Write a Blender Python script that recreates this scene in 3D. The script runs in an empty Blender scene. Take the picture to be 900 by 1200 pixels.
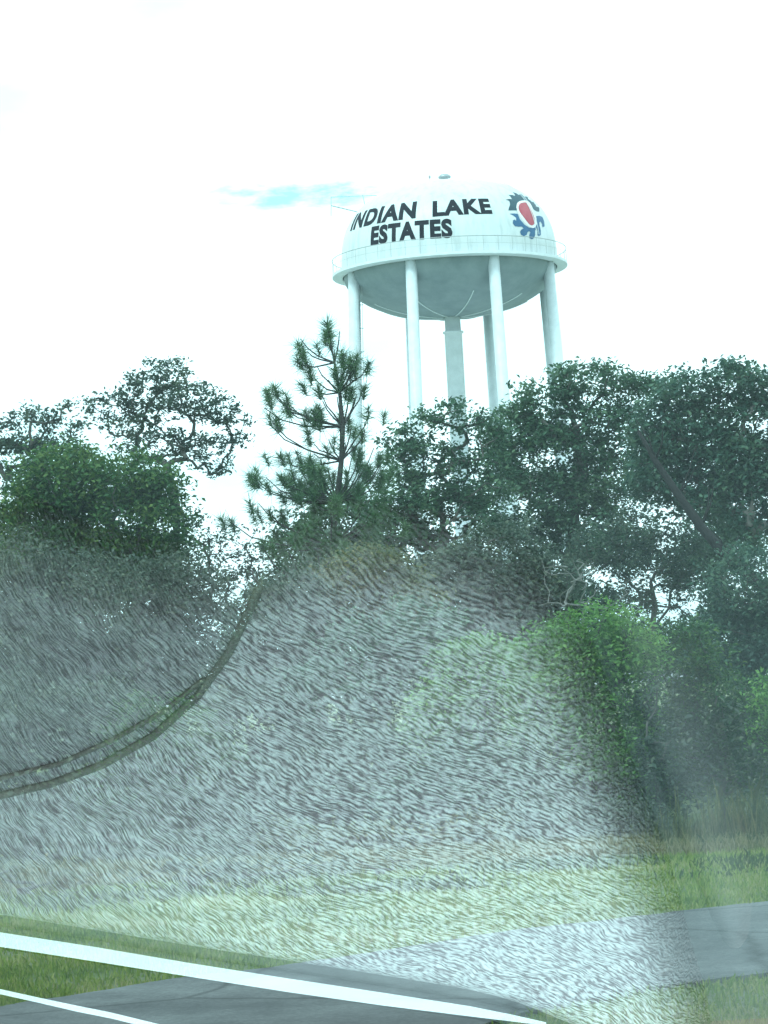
import bpy, bmesh, math, random
import numpy as np
from mathutils import Vector, Matrix, Euler

R = math.radians
rng = np.random.default_rng(11)
random.seed(5)
scene = bpy.context.scene
col = scene.collection

# ------------------------------------------------------------------ camera
EYE = 1.8
F = 3050.0          # focal length in pixels of a 900 px wide frame
PITCH = math.atan(181 / F)
ROLL = R(3.1)
cam_data = bpy.data.cameras.new('camera')
cam = bpy.data.objects.new('camera', cam_data)
col.objects.link(cam)
cam_data.sensor_fit = 'VERTICAL'
cam_data.sensor_height = 36
cam_data.lens = F / 1200 * 36
cam_data.clip_start = 0.05
cam_data.clip_end = 12000
cam.location = (0, 0, EYE)
M3 = Matrix.Rotation(R(90) + PITCH, 3, 'X') @ Matrix.Rotation(-ROLL, 3, 'Z')
cam.rotation_euler = M3.to_euler()
scene.camera = cam
MN = np.array(M3)


def ray(px, py):
    d = M3 @ Vector(((px - 450) / F, (600 - py) / F, -1))
    return d.normalized()


def at(px, py, Y):                 # point of a pixel's ray at forward distance Y
    d = ray(px, py)
    return Vector((0, 0, EYE)) + d * (Y / d.y)


def ground(px, py, z=0.0):
    d = ray(px, py)
    return Vector((0, 0, EYE)) + d * ((z - EYE) / d.z)


# ------------------------------------------------------------------ helpers
def tag(o, label=None, cat=None, group=None, kind=None):
    if label: o['label'] = label
    if cat: o['category'] = cat
    if group: o['group'] = group
    if kind: o['kind'] = kind
    return o


def empty(name, loc, rz=0):
    o = bpy.data.objects.new(name, None)
    o.location = loc
    o.rotation_euler.z = rz
    o.empty_display_size = .3
    col.objects.link(o)
    return o


def link(name, me, mat, parent=None, smooth=False):
    o = bpy.data.objects.new(name, me)
    if mat: me.materials.append(mat)
    if smooth:
        me.polygons.foreach_set('use_smooth', [True] * len(me.polygons))
    col.objects.link(o)
    if parent:
        o.parent = parent
        if parent.type == 'EMPTY' or True:
            # mesh data is written in world coordinates: undo the parents' placement
            m = Matrix.Identity(4)
            p = parent
            chain = []
            while p:
                chain.append(p); p = p.parent
            for p in reversed(chain):
                m = m @ Matrix.Translation(p.location) @ p.rotation_euler.to_matrix().to_4x4()
            me.transform(m.inverted())
    return o


class MB:
    def __init__(s): s.v = []; s.f = []; s.n = 0

    def add(s, v, f):
        v = np.asarray(v, dtype=float)
        s.v.append(v)
        s.f.extend([[i + s.n for i in q] for q in f])
        s.n += len(v)

    def tube(s, pts, rad, sides=6, caps=True, closed=False):
        pts = [Vector(p) for p in pts]
        n = len(pts)
        if not hasattr(rad, '__len__'): rad = [rad] * n
        V = []
        up = None
        for i, p in enumerate(pts):
            if closed: t = pts[(i + 1) % n] - pts[i - 1]
            else: t = (pts[min(i + 1, n - 1)] - pts[max(i - 1, 0)])
            t.normalize()
            if up is None:
                up = Vector((0, 0, 1)) if abs(t.z) < .9 else Vector((1, 0, 0))
            a = t.cross(up)
            if a.length < 1e-6: a = t.orthogonal()
            a.normalize(); b = a.cross(t); up = b
            for k in range(sides):
                an = 2 * math.pi * k / sides
                V.append(p + (a * math.cos(an) + b * math.sin(an)) * rad[i])
        Fs = []
        m = n if closed else n - 1
        for i in range(m):
            for k in range(sides):
                k2 = (k + 1) % sides
                j = (i + 1) % n
                Fs.append((i * sides + k, i * sides + k2, j * sides + k2, j * sides + k))
        if caps and not closed:
            Fs.append(tuple(range(sides))[::-1]); Fs.append(tuple((n - 1) * sides + k for k in range(sides)))
        s.add([tuple(v) for v in V], Fs)

    def box(s, lo, hi):
        x0, y0, z0 = lo; x1, y1, z1 = hi
        v = [(x0, y0, z0), (x1, y0, z0), (x1, y1, z0), (x0, y1, z0), (x0, y0, z1), (x1, y0, z1), (x1, y1, z1), (x0, y1, z1)]
        s.add(v, [(3, 2, 1, 0), (4, 5, 6, 7), (0, 1, 5, 4), (1, 2, 6, 5), (2, 3, 7, 6), (3, 0, 4, 7)])

    def lathe(s, prof, c, sides=96, close_bottom=False, close_top=False):
        V = []
        for r, z in prof:
            for k in range(sides):
                a = 2 * math.pi * k / sides
                V.append((c[0] + r * math.cos(a), c[1] + r * math.sin(a), c[2] + z))
        Fs = []
        for i in range(len(prof) - 1):
            for k in range(sides):
                k2 = (k + 1) % sides
                Fs.append((i * sides + k, i * sides + k2, (i + 1) * sides + k2, (i + 1) * sides + k))
        if close_bottom: Fs.append(tuple(range(sides))[::-1])
        if close_top: Fs.append(tuple((len(prof) - 1) * sides + k for k in range(sides)))
        s.add(V, Fs)

    def build(s, name, mat, parent=None, smooth=False):
        me = bpy.data.meshes.new(name)
        V = np.concatenate(s.v)
        me.from_pydata(V.tolist(), [], s.f)
        me.update()
        return link(name, me, mat, parent, smooth)


def quads_mesh(name, V, k, mat, parent=None):
    """V: n*k x 3 vertices, every k of them one face."""
    n = len(V) // k
    me = bpy.data.meshes.new(name)
    me.vertices.add(len(V)); me.vertices.foreach_set('co', V.astype(np.float32).ravel())
    me.loops.add(len(V)); me.loops.foreach_set('vertex_index', np.arange(len(V), dtype=np.int32))
    me.polygons.add(n); me.polygons.foreach_set('loop_start', np.arange(0, len(V), k, dtype=np.int32))
    me.update(calc_edges=True)
    me.validate()
    return link(name, me, mat, parent)


# ------------------------------------------------------------------ materials
class NT:
    def __init__(s, name):
        s.m = bpy.data.materials.new(name); s.m.use_nodes = True
        s.t = s.m.node_tree; s.t.nodes.clear()
        s.out = s.t.nodes.new('ShaderNodeOutputMaterial')

    def n(s, typ, **kw):
        nd = s.t.nodes.new(typ)
        for k, v in kw.items():
            if k.startswith('_'): setattr(nd, k[1:], v)
            else: nd.inputs[k.replace('__', ' ')].default_value = v
        return nd

    def l(s, a, b): s.t.links.new(a, b)

    def ramp(s, fac, stops):
        r = s.t.nodes.new('ShaderNodeValToRGB')
        while len(r.color_ramp.elements) < len(stops): r.color_ramp.elements.new(.5)
        for e, (p, c) in zip(r.color_ramp.elements, stops):
            e.position = p
            e.color = (*c, 1) if len(c) == 3 else c
        s.l(fac, r.inputs[0]); return r


def noise(nt, scale, detail=4, rough=.6, vec=None):
    n = nt.n('ShaderNodeTexNoise'); n.inputs['Scale'].default_value = scale
    n.inputs['Detail'].default_value = detail; n.inputs['Roughness'].default_value = rough
    if vec is None:
        tc = nt.n('ShaderNodeTexCoord'); vec = tc.outputs['Object']
    nt.l(vec, n.inputs['Vector'])
    return n


def mat_simple(name, c1, c2, scale=3, rough=.6, bump=0, bscale=20, metallic=0, detail=5):
    nt = NT(name)
    n = noise(nt, scale, detail)
    r = nt.ramp(n.outputs['Fac'], [(.3, c1), (.7, c2)])
    p = nt.n('ShaderNodeBsdfPrincipled', Roughness=rough, Metallic=metallic)
    nt.l(r.outputs[0], p.inputs['Base Color'])
    if bump:
        b = nt.n('ShaderNodeBump'); b.inputs['Strength'].default_value = bump; b.inputs['Distance'].default_value = .01
        n2 = noise(nt, bscale, 6, .7)
        nt.l(n2.outputs['Fac'], b.inputs['Height']); nt.l(b.outputs[0], p.inputs['Normal'])
    nt.l(p.outputs[0], nt.out.inputs[0])
    return nt.m


def mat_leaf(name, cols, trans=.38, rough=.45, cl=1.3):
    """leaves: colour varies from leaf to leaf and from clump to clump; part of the light goes through."""
    nt = NT(name)
    g = nt.n('ShaderNodeNewGeometry')
    n = noise(nt, cl, 3)
    mx = nt.n('ShaderNodeMath', _operation='MULTIPLY_ADD'); mx.inputs[1].default_value = .55
    nt.l(g.outputs['Random Per Island'], mx.inputs[0])
    m2 = nt.n('ShaderNodeMath', _operation='MULTIPLY_ADD'); m2.inputs[1].default_value = 1.1; m2.inputs[2].default_value = -.33
    nt.l(n.outputs['Fac'], m2.inputs[0]); nt.l(m2.outputs[0], mx.inputs[2])
    k = len(cols)
    r = nt.ramp(mx.outputs[0], [((i + .3) / k, c) for i, c in enumerate(cols)])
    p = nt.n('ShaderNodeBsdfPrincipled', Roughness=rough)
    p.inputs['Specular IOR Level'].default_value = .22
    nt.l(r.outputs[0], p.inputs['Base Color'])
    tr = nt.n('ShaderNodeBsdfTranslucent'); nt.l(r.outputs[0], tr.inputs[0])
    ms = nt.n('ShaderNodeMixShader'); ms.inputs[0].default_value = trans
    nt.l(p.outputs[0], ms.inputs[1]); nt.l(tr.outputs[0], ms.inputs[2])
    nt.l(ms.outputs[0], nt.out.inputs[0])
    return nt.m


M = {}
M['white'] = None
def mat_tank():
    nt = NT('tank_paint')
    tc = nt.n('ShaderNodeTexCoord')
    mp = nt.n('ShaderNodeMapping'); mp.inputs['Scale'].default_value = (1.6, 1.6, .22)
    nt.l(tc.outputs['Object'], mp.inputs[0])
    n = noise(nt, 1.2, 6, .65, mp.outputs[0])
    n2 = noise(nt, .35, 3, .5)
    r = nt.ramp(n.outputs['Fac'], [(.25, (.48, .53, .555)), (.5, (.64, .685, .71)), (.8, (.70, .735, .755))])
    r2 = nt.ramp(n2.outputs['Fac'], [(.3, (.9, .9, .88)), (.65, (1, 1, 1))])
    mm = nt.n('ShaderNodeMix', _data_type='RGBA', _blend_type='MULTIPLY'); mm.inputs[0].default_value = 1
    nt.l(r.outputs[0], mm.inputs[6]); nt.l(r2.outputs[0], mm.inputs[7])
    p = nt.n('ShaderNodeBsdfPrincipled', Roughness=.4)
    nt.l(mm.outputs[2], p.inputs['Base Color'])
    nt.l(p.outputs[0], nt.out.inputs[0]); return nt.m
M['tank'] = mat_tank()
M['under'] = mat_simple('underside_shade_paint', (.16, .215, .235), (.24, .295, .315), .8, .55)  # same white tank, its underside shade put into the colour; footings share it
M['steel'] = mat_simple('painted_steel', (.60, .66, .69), (.74, .79, .82), 1.5, .45)
M['galv'] = mat_simple('galvanised_steel', (.3, .32, .33), (.42, .44, .45), 6, .4, metallic=.4)
M['black'] = mat_simple('navy_black_letter_paint', (.004, .006, .014), (.010, .012, .022), 2, .9)
M['navy'] = mat_simple('dark_teal_emblem_paint', (.012, .05, .075), (.02, .075, .10), 2, .5)
M['blue'] = mat_simple('blue_emblem_paint', (.015, .085, .20), (.025, .13, .27), 2, .5)
M['red'] = mat_simple('red_emblem_paint', (.42, .05, .08), (.50, .10, .13), 2, .5)
M['emwhite'] = mat_simple('white_emblem_paint', (.80, .78, .80), (.86, .85, .86), 2, .5)
M['bark'] = mat_simple('grey_bark', (.06, .055, .05), (.16, .15, .135), 9, .9, .8, 40)
M['bark_dark'] = mat_simple('dark_bark', (.02, .018, .017), (.055, .05, .045), 9, .9, .8, 40)
M['bark_pale'] = mat_simple('pale_dead_wood', (.13, .128, .12), (.24, .23, .21), 9, .9, .5, 40)

# foliage palettes
M['oak'] = mat_leaf('oak_leaves', [(0.031, 0.071, 0.046), (0.052, 0.118, 0.074), (0.083, 0.171, 0.098), (0.153, 0.242, 0.132)])
M['oak_back'] = mat_leaf('oak_back_leaves', [(0.031, 0.06, 0.054), (0.054, 0.094, 0.077), (0.085, 0.137, 0.096), (0.138, 0.171, 0.115)])
M['oak_blue'] = mat_leaf('oak_blue_leaves', [(0.031, 0.073, 0.058), (0.052, 0.116, 0.089), (0.078, 0.159, 0.11), (0.13, 0.212, 0.132)])
M['dense'] = mat_leaf('dense_leaves', [(0.024, 0.072, 0.027), (0.038, 0.111, 0.038), (0.066, 0.156, 0.048), (0.144, 0.221, 0.06)])
M['grey'] = mat_leaf('grey_leaves', [(0.045, 0.075, 0.059), (0.071, 0.113, 0.083), (0.11, 0.149, 0.108), (0.151, 0.178, 0.115)])
M['olive'] = mat_leaf('olive_leaves', [(0.055, 0.084, 0.036), (0.094, 0.126, 0.048), (0.143, 0.168, 0.066), (0.242, 0.204, 0.084)])
M['lime'] = mat_leaf('lime_leaves', [(0.066, 0.154, 0.046), (0.11, 0.253, 0.069), (0.165, 0.341, 0.086), (0.264, 0.418, 0.115)], .4)
M['needle'] = mat_leaf('needle_leaves', [(0.029, 0.079, 0.039), (0.053, 0.135, 0.056), (0.092, 0.191, 0.079), (0.145, 0.239, 0.106)], .25, .4, 2)
M['grass'] = mat_leaf('grass_blades', [(.10, .18, .035), (.19, .30, .055), (.33, .41, .08), (.50, .47, .22)], .35, .6, .9)
M['weed'] = mat_leaf('weed_leaves', [(.03, .06, .025), (.05, .10, .035), (.08, .14, .045), (.13, .18, .07)], .35, .6, .9)
M['reed'] = mat_leaf('tall_grass_blades', [(.05, .08, .03), (.09, .12, .04), (.15, .17, .06), (.26, .22, .10)], .35, .6, 2.2)
M['dry'] = mat_leaf('dry_grass_blades', [(.10, .13, .05), (.18, .19, .08), (.30, .27, .13), (.42, .36, .22)], .35, .6, 1.2)

# ground
nt = NT('turf_and_sand')
n1 = noise(nt, .45, 6, .65); n2 = noise(nt, 6, 6, .7)
r1 = nt.ramp(n1.outputs['Fac'], [(.30, (.10, .15, .05)), (.46, (.16, .21, .08)), (.60, (.26, .27, .20)), (.72, (.40, .40, .36))])
r2 = nt.ramp(n2.outputs['Fac'], [(.3, (.65, .65, .6)), (.7, (1.2, 1.2, 1.1))])
mm = nt.n('ShaderNodeMix', _data_type='RGBA', _blend_type='MULTIPLY'); mm.inputs[0].default_value = 1
nt.l(r1.outputs[0], mm.inputs[6]); nt.l(r2.outputs[0], mm.inputs[7])
p = nt.n('ShaderNodeBsdfPrincipled', Roughness=.95); nt.l(mm.outputs[2], p.inputs['Base Color'])
b = nt.n('ShaderNodeBump'); b.inputs['Distance'].default_value = .05; b.inputs['Strength'].default_value = .8
nt.l(n2.outputs['Fac'], b.inputs['Height']); nt.l(b.outputs[0], p.inputs['Normal'])
nt.l(p.outputs[0], nt.out.inputs[0]); M['ground'] = nt.m

# asphalt
nt = NT('worn_asphalt')
n1 = noise(nt, 30, 5, .8); n2 = noise(nt, .9, 9, .72)
r1 = nt.ramp(n1.outputs['Fac'], [(.3, (.115, .117, .12)), (.6, (.20, .203, .208)), (.78, (.33, .33, .33))])
r2 = nt.ramp(n2.outputs['Fac'], [(.34, (.6, .61, .63)), (.5, (1, 1, 1)), (.66, (1.55, 1.55, 1.52))])
mm = nt.n('ShaderNodeMix', _data_type='RGBA', _blend_type='MULTIPLY'); mm.inputs[0].default_value = 1
nt.l(r1.outputs[0], mm.inputs[6]); nt.l(r2.outputs[0], mm.inputs[7])
# cracks
vo = nt.n('ShaderNodeTexVoronoi', _feature='DISTANCE_TO_EDGE', Scale=.55)
tc = nt.n('ShaderNodeTexCoord'); nn = noise(nt, 3, 4)
vm = nt.n('ShaderNodeMix', _data_type='VECTOR'); vm.inputs[0].default_value = .12
nt.l(tc.outputs['Object'], vm.inputs[4]); nt.l(nn.outputs['Color'], vm.inputs[5]); nt.l(vm.outputs[1], vo.inputs['Vector'])
rc = nt.ramp(vo.outputs['Distance'], [(.0, (.3, .3, .3)), (.02, (1, 1, 1))])
m3 = nt.n('ShaderNodeMix', _data_type='RGBA', _blend_type='MULTIPLY'); m3.inputs[0].default_value = .8
nt.l(mm.outputs[2], m3.inputs[6]); nt.l(rc.outputs[0], m3.inputs[7])
p = nt.n('ShaderNodeBsdfPrincipled', Roughness=.85); nt.l(m3.outputs[2], p.inputs['Base Color'])
b = nt.n('ShaderNodeBump'); b.inputs['Distance'].default_value = .006
nt.l(n1.outputs['Fac'], b.inputs['Height']); nt.l(b.outputs[0], p.inputs['Normal'])
nt.l(p.outputs[0], nt.out.inputs[0]); M['asphalt'] = nt.m

# windscreen glass: Schlick reflection on each face, tinted see-through
nt = NT('tinted_windscreen_glass')
g = nt.n('ShaderNodeNewGeometry')
dt = nt.n('ShaderNodeVectorMath', _operation='DOT_PRODUCT'); nt.l(g.outputs['Normal'], dt.inputs[0]); nt.l(g.outputs['Incoming'], dt.inputs[1])
ab = nt.n('ShaderNodeMath', _operation='ABSOLUTE'); nt.l(dt.outputs['Value'], ab.inputs[0])
om = nt.n('ShaderNodeMath', _operation='SUBTRACT'); om.inputs[0].default_value = 1; nt.l(ab.outputs[0], om.inputs[1])
pw = nt.n('ShaderNodeMath', _operation='POWER'); nt.l(om.outputs[0], pw.inputs[0]); pw.inputs[1].default_value = 5
ma = nt.n('ShaderNodeMath', _operation='MULTIPLY_ADD'); nt.l(pw.outputs[0], ma.inputs[0]); ma.inputs[1].default_value = .96; ma.inputs[2].default_value = .042
tr = nt.n('ShaderNodeBsdfTransparent'); tr.inputs[0].default_value = (.80, .968, .985, 1)
gl = nt.n('ShaderNodeBsdfGlossy'); gl.inputs['Roughness'].default_value = 0.0; gl.inputs[0].default_value = (1, 1, 1, 1)
bf = nt.n('ShaderNodeMath', _operation='SUBTRACT'); bf.inputs[0].default_value = 1; nt.l(g.outputs['Backfacing'], bf.inputs[1])
f2 = nt.n('ShaderNodeMath', _operation='MULTIPLY'); nt.l(ma.outputs[0], f2.inputs[0]); f2.inputs[1].default_value = 2.0
f3 = nt.n('ShaderNodeMath', _operation='MULTIPLY', _use_clamp=True); nt.l(f2.outputs[0], f3.inputs[0]); nt.l(bf.outputs[0], f3.inputs[1])
ms = nt.n('ShaderNodeMixShader'); nt.l(f3.outputs[0], ms.inputs[0]); nt.l(tr.outputs[0], ms.inputs[1]); nt.l(gl.outputs[0], ms.inputs[2])
nt.l(ms.outputs[0], nt.out.inputs[0]); M['glass'] = nt.m

LK0 = -.75
# dashboard leather
nt = NT('grained_leather')
tc = nt.n('ShaderNodeTexCoord')
wn = noise(nt, 22, 3, .55, tc.outputs['Object'])
vm = nt.n('ShaderNodeMix', _data_type='VECTOR'); vm.inputs[0].default_value = .015
nt.l(tc.outputs['Object'], vm.inputs[4]); nt.l(wn.outputs['Color'], vm.inputs[5])
sx = nt.n('ShaderNodeSeparateXYZ'); nt.l(vm.outputs[1], sx.inputs[0])
# the hide is stretched: the grain leans more and more towards the left-hand side
xo = nt.n('ShaderNodeMath', _operation='SUBTRACT'); nt.l(sx.outputs[0], xo.inputs[0]); xo.inputs[1].default_value = .05
x2 = nt.n('ShaderNodeMath', _operation='MULTIPLY'); nt.l(xo.outputs[0], x2.inputs[0]); nt.l(xo.outputs[0], x2.inputs[1])
xk = nt.n('ShaderNodeMath', _operation='MULTIPLY_ADD'); nt.l(x2.outputs[0], xk.inputs[0]); xk.inputs[1].default_value = -20; xk.inputs[2].default_value = LK0
xx = nt.n('ShaderNodeMath', _operation='MULTIPLY'); nt.l(xk.outputs[0], xx.inputs[0]); nt.l(sx.outputs[0], xx.inputs[1])
yy = nt.n('ShaderNodeMath', _operation='ADD'); nt.l(sx.outputs[1], yy.inputs[0]); nt.l(xx.outputs[0], yy.inputs[1])
mp0 = nt.n('ShaderNodeCombineXYZ'); nt.l(sx.outputs[0], mp0.inputs[0]); nt.l(yy.outputs[0], mp0.inputs[1]); nt.l(sx.outputs[2], mp0.inputs[2])
mp = nt.n('ShaderNodeMapping'); mp.inputs['Scale'].default_value = (.60, .98, 1)
nt.l(mp0.outputs[0], mp.inputs[0])
v1 = nt.n('ShaderNodeTexVoronoi', _feature='SMOOTH_F1', Scale=455, Smoothness=.3, Randomness=.85); nt.l(mp.outputs[0], v1.inputs['Vector'])
n3 = noise(nt, 420, 3, .6, mp.outputs[0])
hh = nt.n('ShaderNodeMath', _operation='MULTIPLY_ADD'); nt.l(v1.outputs['Distance'], hh.inputs[0]); hh.inputs[1].default_value = -1.0
hs = nt.n('ShaderNodeMath', _operation='MULTIPLY'); nt.l(n3.outputs['Fac'], hs.inputs[0]); hs.inputs[1].default_value = .35
nt.l(hs.outputs[0], hh.inputs[2])
n4 = noise(nt, 130, 4, .6, mp.outputs[0])
cr = nt.n('ShaderNodeMath', _operation='MULTIPLY_ADD'); nt.l(n4.outputs['Fac'], cr.inputs[0]); cr.inputs[1].default_value = .34
c2 = nt.n('ShaderNodeMath', _operation='SUBTRACT'); nt.l(v1.outputs['Distance'], c2.inputs[0]); c2.inputs[1].default_value = .17; nt.l(c2.outputs[0], cr.inputs[2])
wv_ = nt.n('ShaderNodeTexWave', _wave_type='BANDS', _bands_direction='Y', Scale=106, Distortion=10.0, Detail=2.5)
wv_.inputs['Detail Scale'].default_value = 1.0; wv_.inputs['Detail Roughness'].default_value = .6
# wrinkles in the hide: long wavy creases that break up
ws = nt.n('ShaderNodeMapping'); ws.inputs['Scale'].default_value = (1, 1, 1); nt.l(mp.outputs[0], ws.inputs[0]); nt.l(ws.outputs[0], wv_.inputs['Vector'])
wv_.inputs['Detail Scale'].default_value = 1.6
wi = nt.n('ShaderNodeMath', _operation='SUBTRACT'); wi.inputs[0].default_value = 1; nt.l(wv_.outputs['Fac'], wi.inputs[1])
wq = nt.n('ShaderNodeMath', _operation='POWER'); nt.l(wi.outputs[0], wq.inputs[0]); wq.inputs[1].default_value = 1.6
cm = nt.n('ShaderNodeMath', _operation='MULTIPLY'); nt.l(cr.outputs[0], cm.inputs[0]); cm.inputs[1].default_value = .75
ca_ = nt.n('ShaderNodeMath', _operation='MULTIPLY_ADD'); nt.l(wq.outputs[0], ca_.inputs[0]); ca_.inputs[1].default_value = .27; nt.l(cm.outputs[0], ca_.inputs[2])
rr = nt.ramp(ca_.outputs[0], [(.12, (.86, .90, .90)), (.34, (.70, .72, .73)), (.50, (.50, .485, .50)), (.68, (.21, .175, .19))])  # crease shade and bright grain tops painted into the colour, on top of the bump
hw = nt.n('ShaderNodeMath', _operation='MULTIPLY'); nt.l(ca_.outputs[0], hw.inputs[0]); hw.inputs[1].default_value = -1.2
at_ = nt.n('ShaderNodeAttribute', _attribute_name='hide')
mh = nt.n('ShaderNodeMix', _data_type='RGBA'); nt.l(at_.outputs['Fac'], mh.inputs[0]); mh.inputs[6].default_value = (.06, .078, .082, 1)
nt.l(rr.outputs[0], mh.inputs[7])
p = nt.n('ShaderNodeBsdfPrincipled', Roughness=.42); nt.l(mh.outputs[2], p.inputs['Base Color'])
p.inputs['Specular IOR Level'].default_value = .6
b = nt.n('ShaderNodeBump'); b.inputs['Distance'].default_value = .0016; b.inputs['Strength'].default_value = 1
nt.l(hw.outputs[0], b.inputs['Height']); nt.l(b.outputs[0], p.inputs['Normal'])
nt.l(p.outputs[0], nt.out.inputs[0]); M['leather'] = nt.m
nt = NT('smooth_grey_dash_skin')
n1 = noise(nt, 14, 4); r1 = nt.ramp(n1.outputs['Fac'], [(.3, (.095, .10, .105)), (.7, (.135, .14, .145))])
at_ = nt.n('ShaderNodeAttribute', _attribute_name='hide')
mh = nt.n('ShaderNodeMix', _data_type='RGBA'); nt.l(at_.outputs['Fac'], mh.inputs[0]); mh.inputs[6].default_value = (.06, .078, .082, 1)
nt.l(r1.outputs[0], mh.inputs[7]); p = nt.n('ShaderNodeBsdfPrincipled', Roughness=.5); nt.l(mh.outputs[2], p.inputs['Base Color'])
n2 = noise(nt, 300, 4); b = nt.n('ShaderNodeBump'); b.inputs['Distance'].default_value = .001; b.inputs['Strength'].default_value = .5
nt.l(n2.outputs['Fac'], b.inputs['Height']); nt.l(b.outputs[0], p.inputs['Normal']); nt.l(p.outputs[0], nt.out.inputs[0]); M['skin'] = nt.m
M['dash_dark'] = mat_simple('blue_grey_dash_plastic', (.05, .067, .07), (.07, .088, .093), 12, .6, .3, 300)
M['dash_mid'] = mat_simple('grey_dash_plastic', (.10, .105, .11), (.15, .155, .16), 9, .6, .4, 260)
M['blocker'] = mat_simple('reflection_blocker_black', (.008, .008, .008), (.014, .014, .014), 20, .9)  # for the invented panel that darkens the reflection
M['seam'] = mat_simple('brown_seam_piping', (.08, .078, .07), (.16, .155, .14), 20, .7)
M['carpaint'] = mat_simple('dark_car_paint', (.03, .035, .04), (.035, .04, .045), 2, .3)
nt = NT('chrome'); p = nt.n('ShaderNodeBsdfPrincipled', Roughness=.12, Metallic=1.0)
nn = noise(nt, 30, 3); r = nt.ramp(nn.outputs['Fac'], [(.3, (.86, .87, .88)), (.7, (.93, .93, .94))]); nt.l(r.outputs[0], p.inputs['Base Color'])
nt.l(p.outputs[0], nt.out.inputs[0]); M['chrome'] = nt.m

# ------------------------------------------------------------------ world and sun
SUN_EL, SUN_AZ = R(52), R(215)       # azimuth from +Y (the view) clockwise: behind the car, to the left
w = bpy.data.worlds.new('World'); scene.world = w; w.use_nodes = True
t = w.node_tree; t.nodes.clear()
def wn_(typ, **kw):
    nd = t.nodes.new(typ)
    for k, v in kw.items(): setattr(nd, k, v)
    return nd
out = wn_('ShaderNodeOutputWorld'); bg = wn_('ShaderNodeBackground'); bg.inputs[1].default_value = .1
sky = wn_('ShaderNodeTexSky', sky_type='NISHITA'); sky.sun_disc = False; sky.sun_elevation = SUN_EL; sky.sun_rotation = SUN_AZ
sky.air_density = 1.2; sky.dust_density = 2; sky.ozone_density = 1.5
tc = wn_('ShaderNodeTexCoord')
c0 = ray(350, 229); rt = ray(460, 222) - ray(250, 231); rt.normalize(); upv = rt.cross(c0); upv.normalize()
def dot(vec, off=0):
    d = wn_('ShaderNodeVectorMath', operation='DOT_PRODUCT'); t.links.new(tc.outputs['Generated'], d.inputs[0]); d.inputs[1].default_value = vec
    s = wn_('ShaderNodeMath', operation='SUBTRACT'); t.links.new(d.outputs['Value'], s.inputs[0]); s.inputs[1].default_value = off
    return s
a = dot(rt, rt.dot(c0)); bb = dot(upv, upv.dot(c0))
da = wn_('ShaderNodeMath', operation='DIVIDE'); t.links.new(a.outputs[0], da.inputs[0]); da.inputs[1].default_value = .038
db = wn_('ShaderNodeMath', operation='DIVIDE'); t.links.new(bb.outputs[0], db.inputs[0]); db.inputs[1].default_value = .0062
# the lower edge is soft, the right end thins out
sa = wn_('ShaderNodeMath', operation='POWER'); t.links.new(da.outputs[0], sa.inputs[0]); sa.inputs[1].default_value = 2
sb = wn_('ShaderNodeMath', operation='POWER'); t.links.new(db.outputs[0], sb.inputs[0]); sb.inputs[1].default_value = 2
sm = wn_('ShaderNodeMath', operation='ADD'); t.links.new(sa.outputs[0], sm.inputs[0]); t.links.new(sb.outputs[0], sm.inputs[1])
mpw = wn_('ShaderNodeMapping'); mpw.inputs['Scale'].default_value = (1, 1, 3.2); t.links.new(tc.outputs['Generated'], mpw.inputs[0])
nz = wn_('ShaderNodeTexNoise'); nz.inputs['Scale'].default_value = 60; nz.inputs['Detail'].default_value = 7; nz.inputs['Roughness'].default_value = .6
t.links.new(mpw.outputs[0], nz.inputs['Vector'])
nzm = wn_('ShaderNodeMath', operation='MULTIPLY_ADD'); t.links.new(nz.outputs['Fac'], nzm.inputs[0]); nzm.inputs[1].default_value = 3.4; nzm.inputs[2].default_value = -1.6
s2 = wn_('ShaderNodeMath', operation='ADD'); t.links.new(sm.outputs[0], s2.inputs[0]); t.links.new(nzm.outputs[0], s2.inputs[1])
rp = wn_('ShaderNodeValToRGB'); rp.color_ramp.elements[0].position = .1; rp.color_ramp.elements[1].position = 1.15 if False else 1.0
rp.color_ramp.elements[0].color = (0, 0, 0, 1)
rp.color_ramp.elements[1].color = (1, 1, 1, 1)
t.links.new(s2.outputs[0], rp.inputs[0])
# broad thin cloud, thinner in places
nb = wn_('ShaderNodeTexNoise'); nb.inputs['Scale'].default_value = 9; nb.inputs['Detail'].default_value = 6
t.links.new(mpw.outputs[0], nb.inputs['Vector'])
rb = wn_('ShaderNodeValToRGB'); rb.color_ramp.elements[0].position = .30; rb.color_ramp.elements[1].position = .50
rb.color_ramp.elements[0].color = (.58, .58, .58, 1); rb.color_ramp.elements[1].color = (1, 1, 1, 1)
t.links.new(nb.outputs['Fac'], rb.inputs[0])
mk = wn_('ShaderNodeMath', operation='MULTIPLY'); t.links.new(rp.outputs[0], mk.inputs[0]); t.links.new(rb.outputs[0], mk.inputs[1])
CLOUD = 15.5
mixc = wn_('ShaderNodeMix', data_type='RGBA'); t.links.new(mk.outputs[0], mixc.inputs[0])
skb = wn_('ShaderNodeMix', data_type='RGBA', blend_type='ADD'); skb.inputs[0].default_value = 1
t.links.new(sky.outputs[0], skb.inputs[6]); skb.inputs[7].default_value = (3.6, 7.4, 8.0, 1)
t.links.new(skb.outputs[2], mixc.inputs[6]); mixc.inputs[7].default_value = (CLOUD, CLOUD, CLOUD * 1.01, 1)
t.links.new(mixc.outputs[2], bg.inputs[0]); t.links.new(bg.outputs[0], out.inputs[0])

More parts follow.
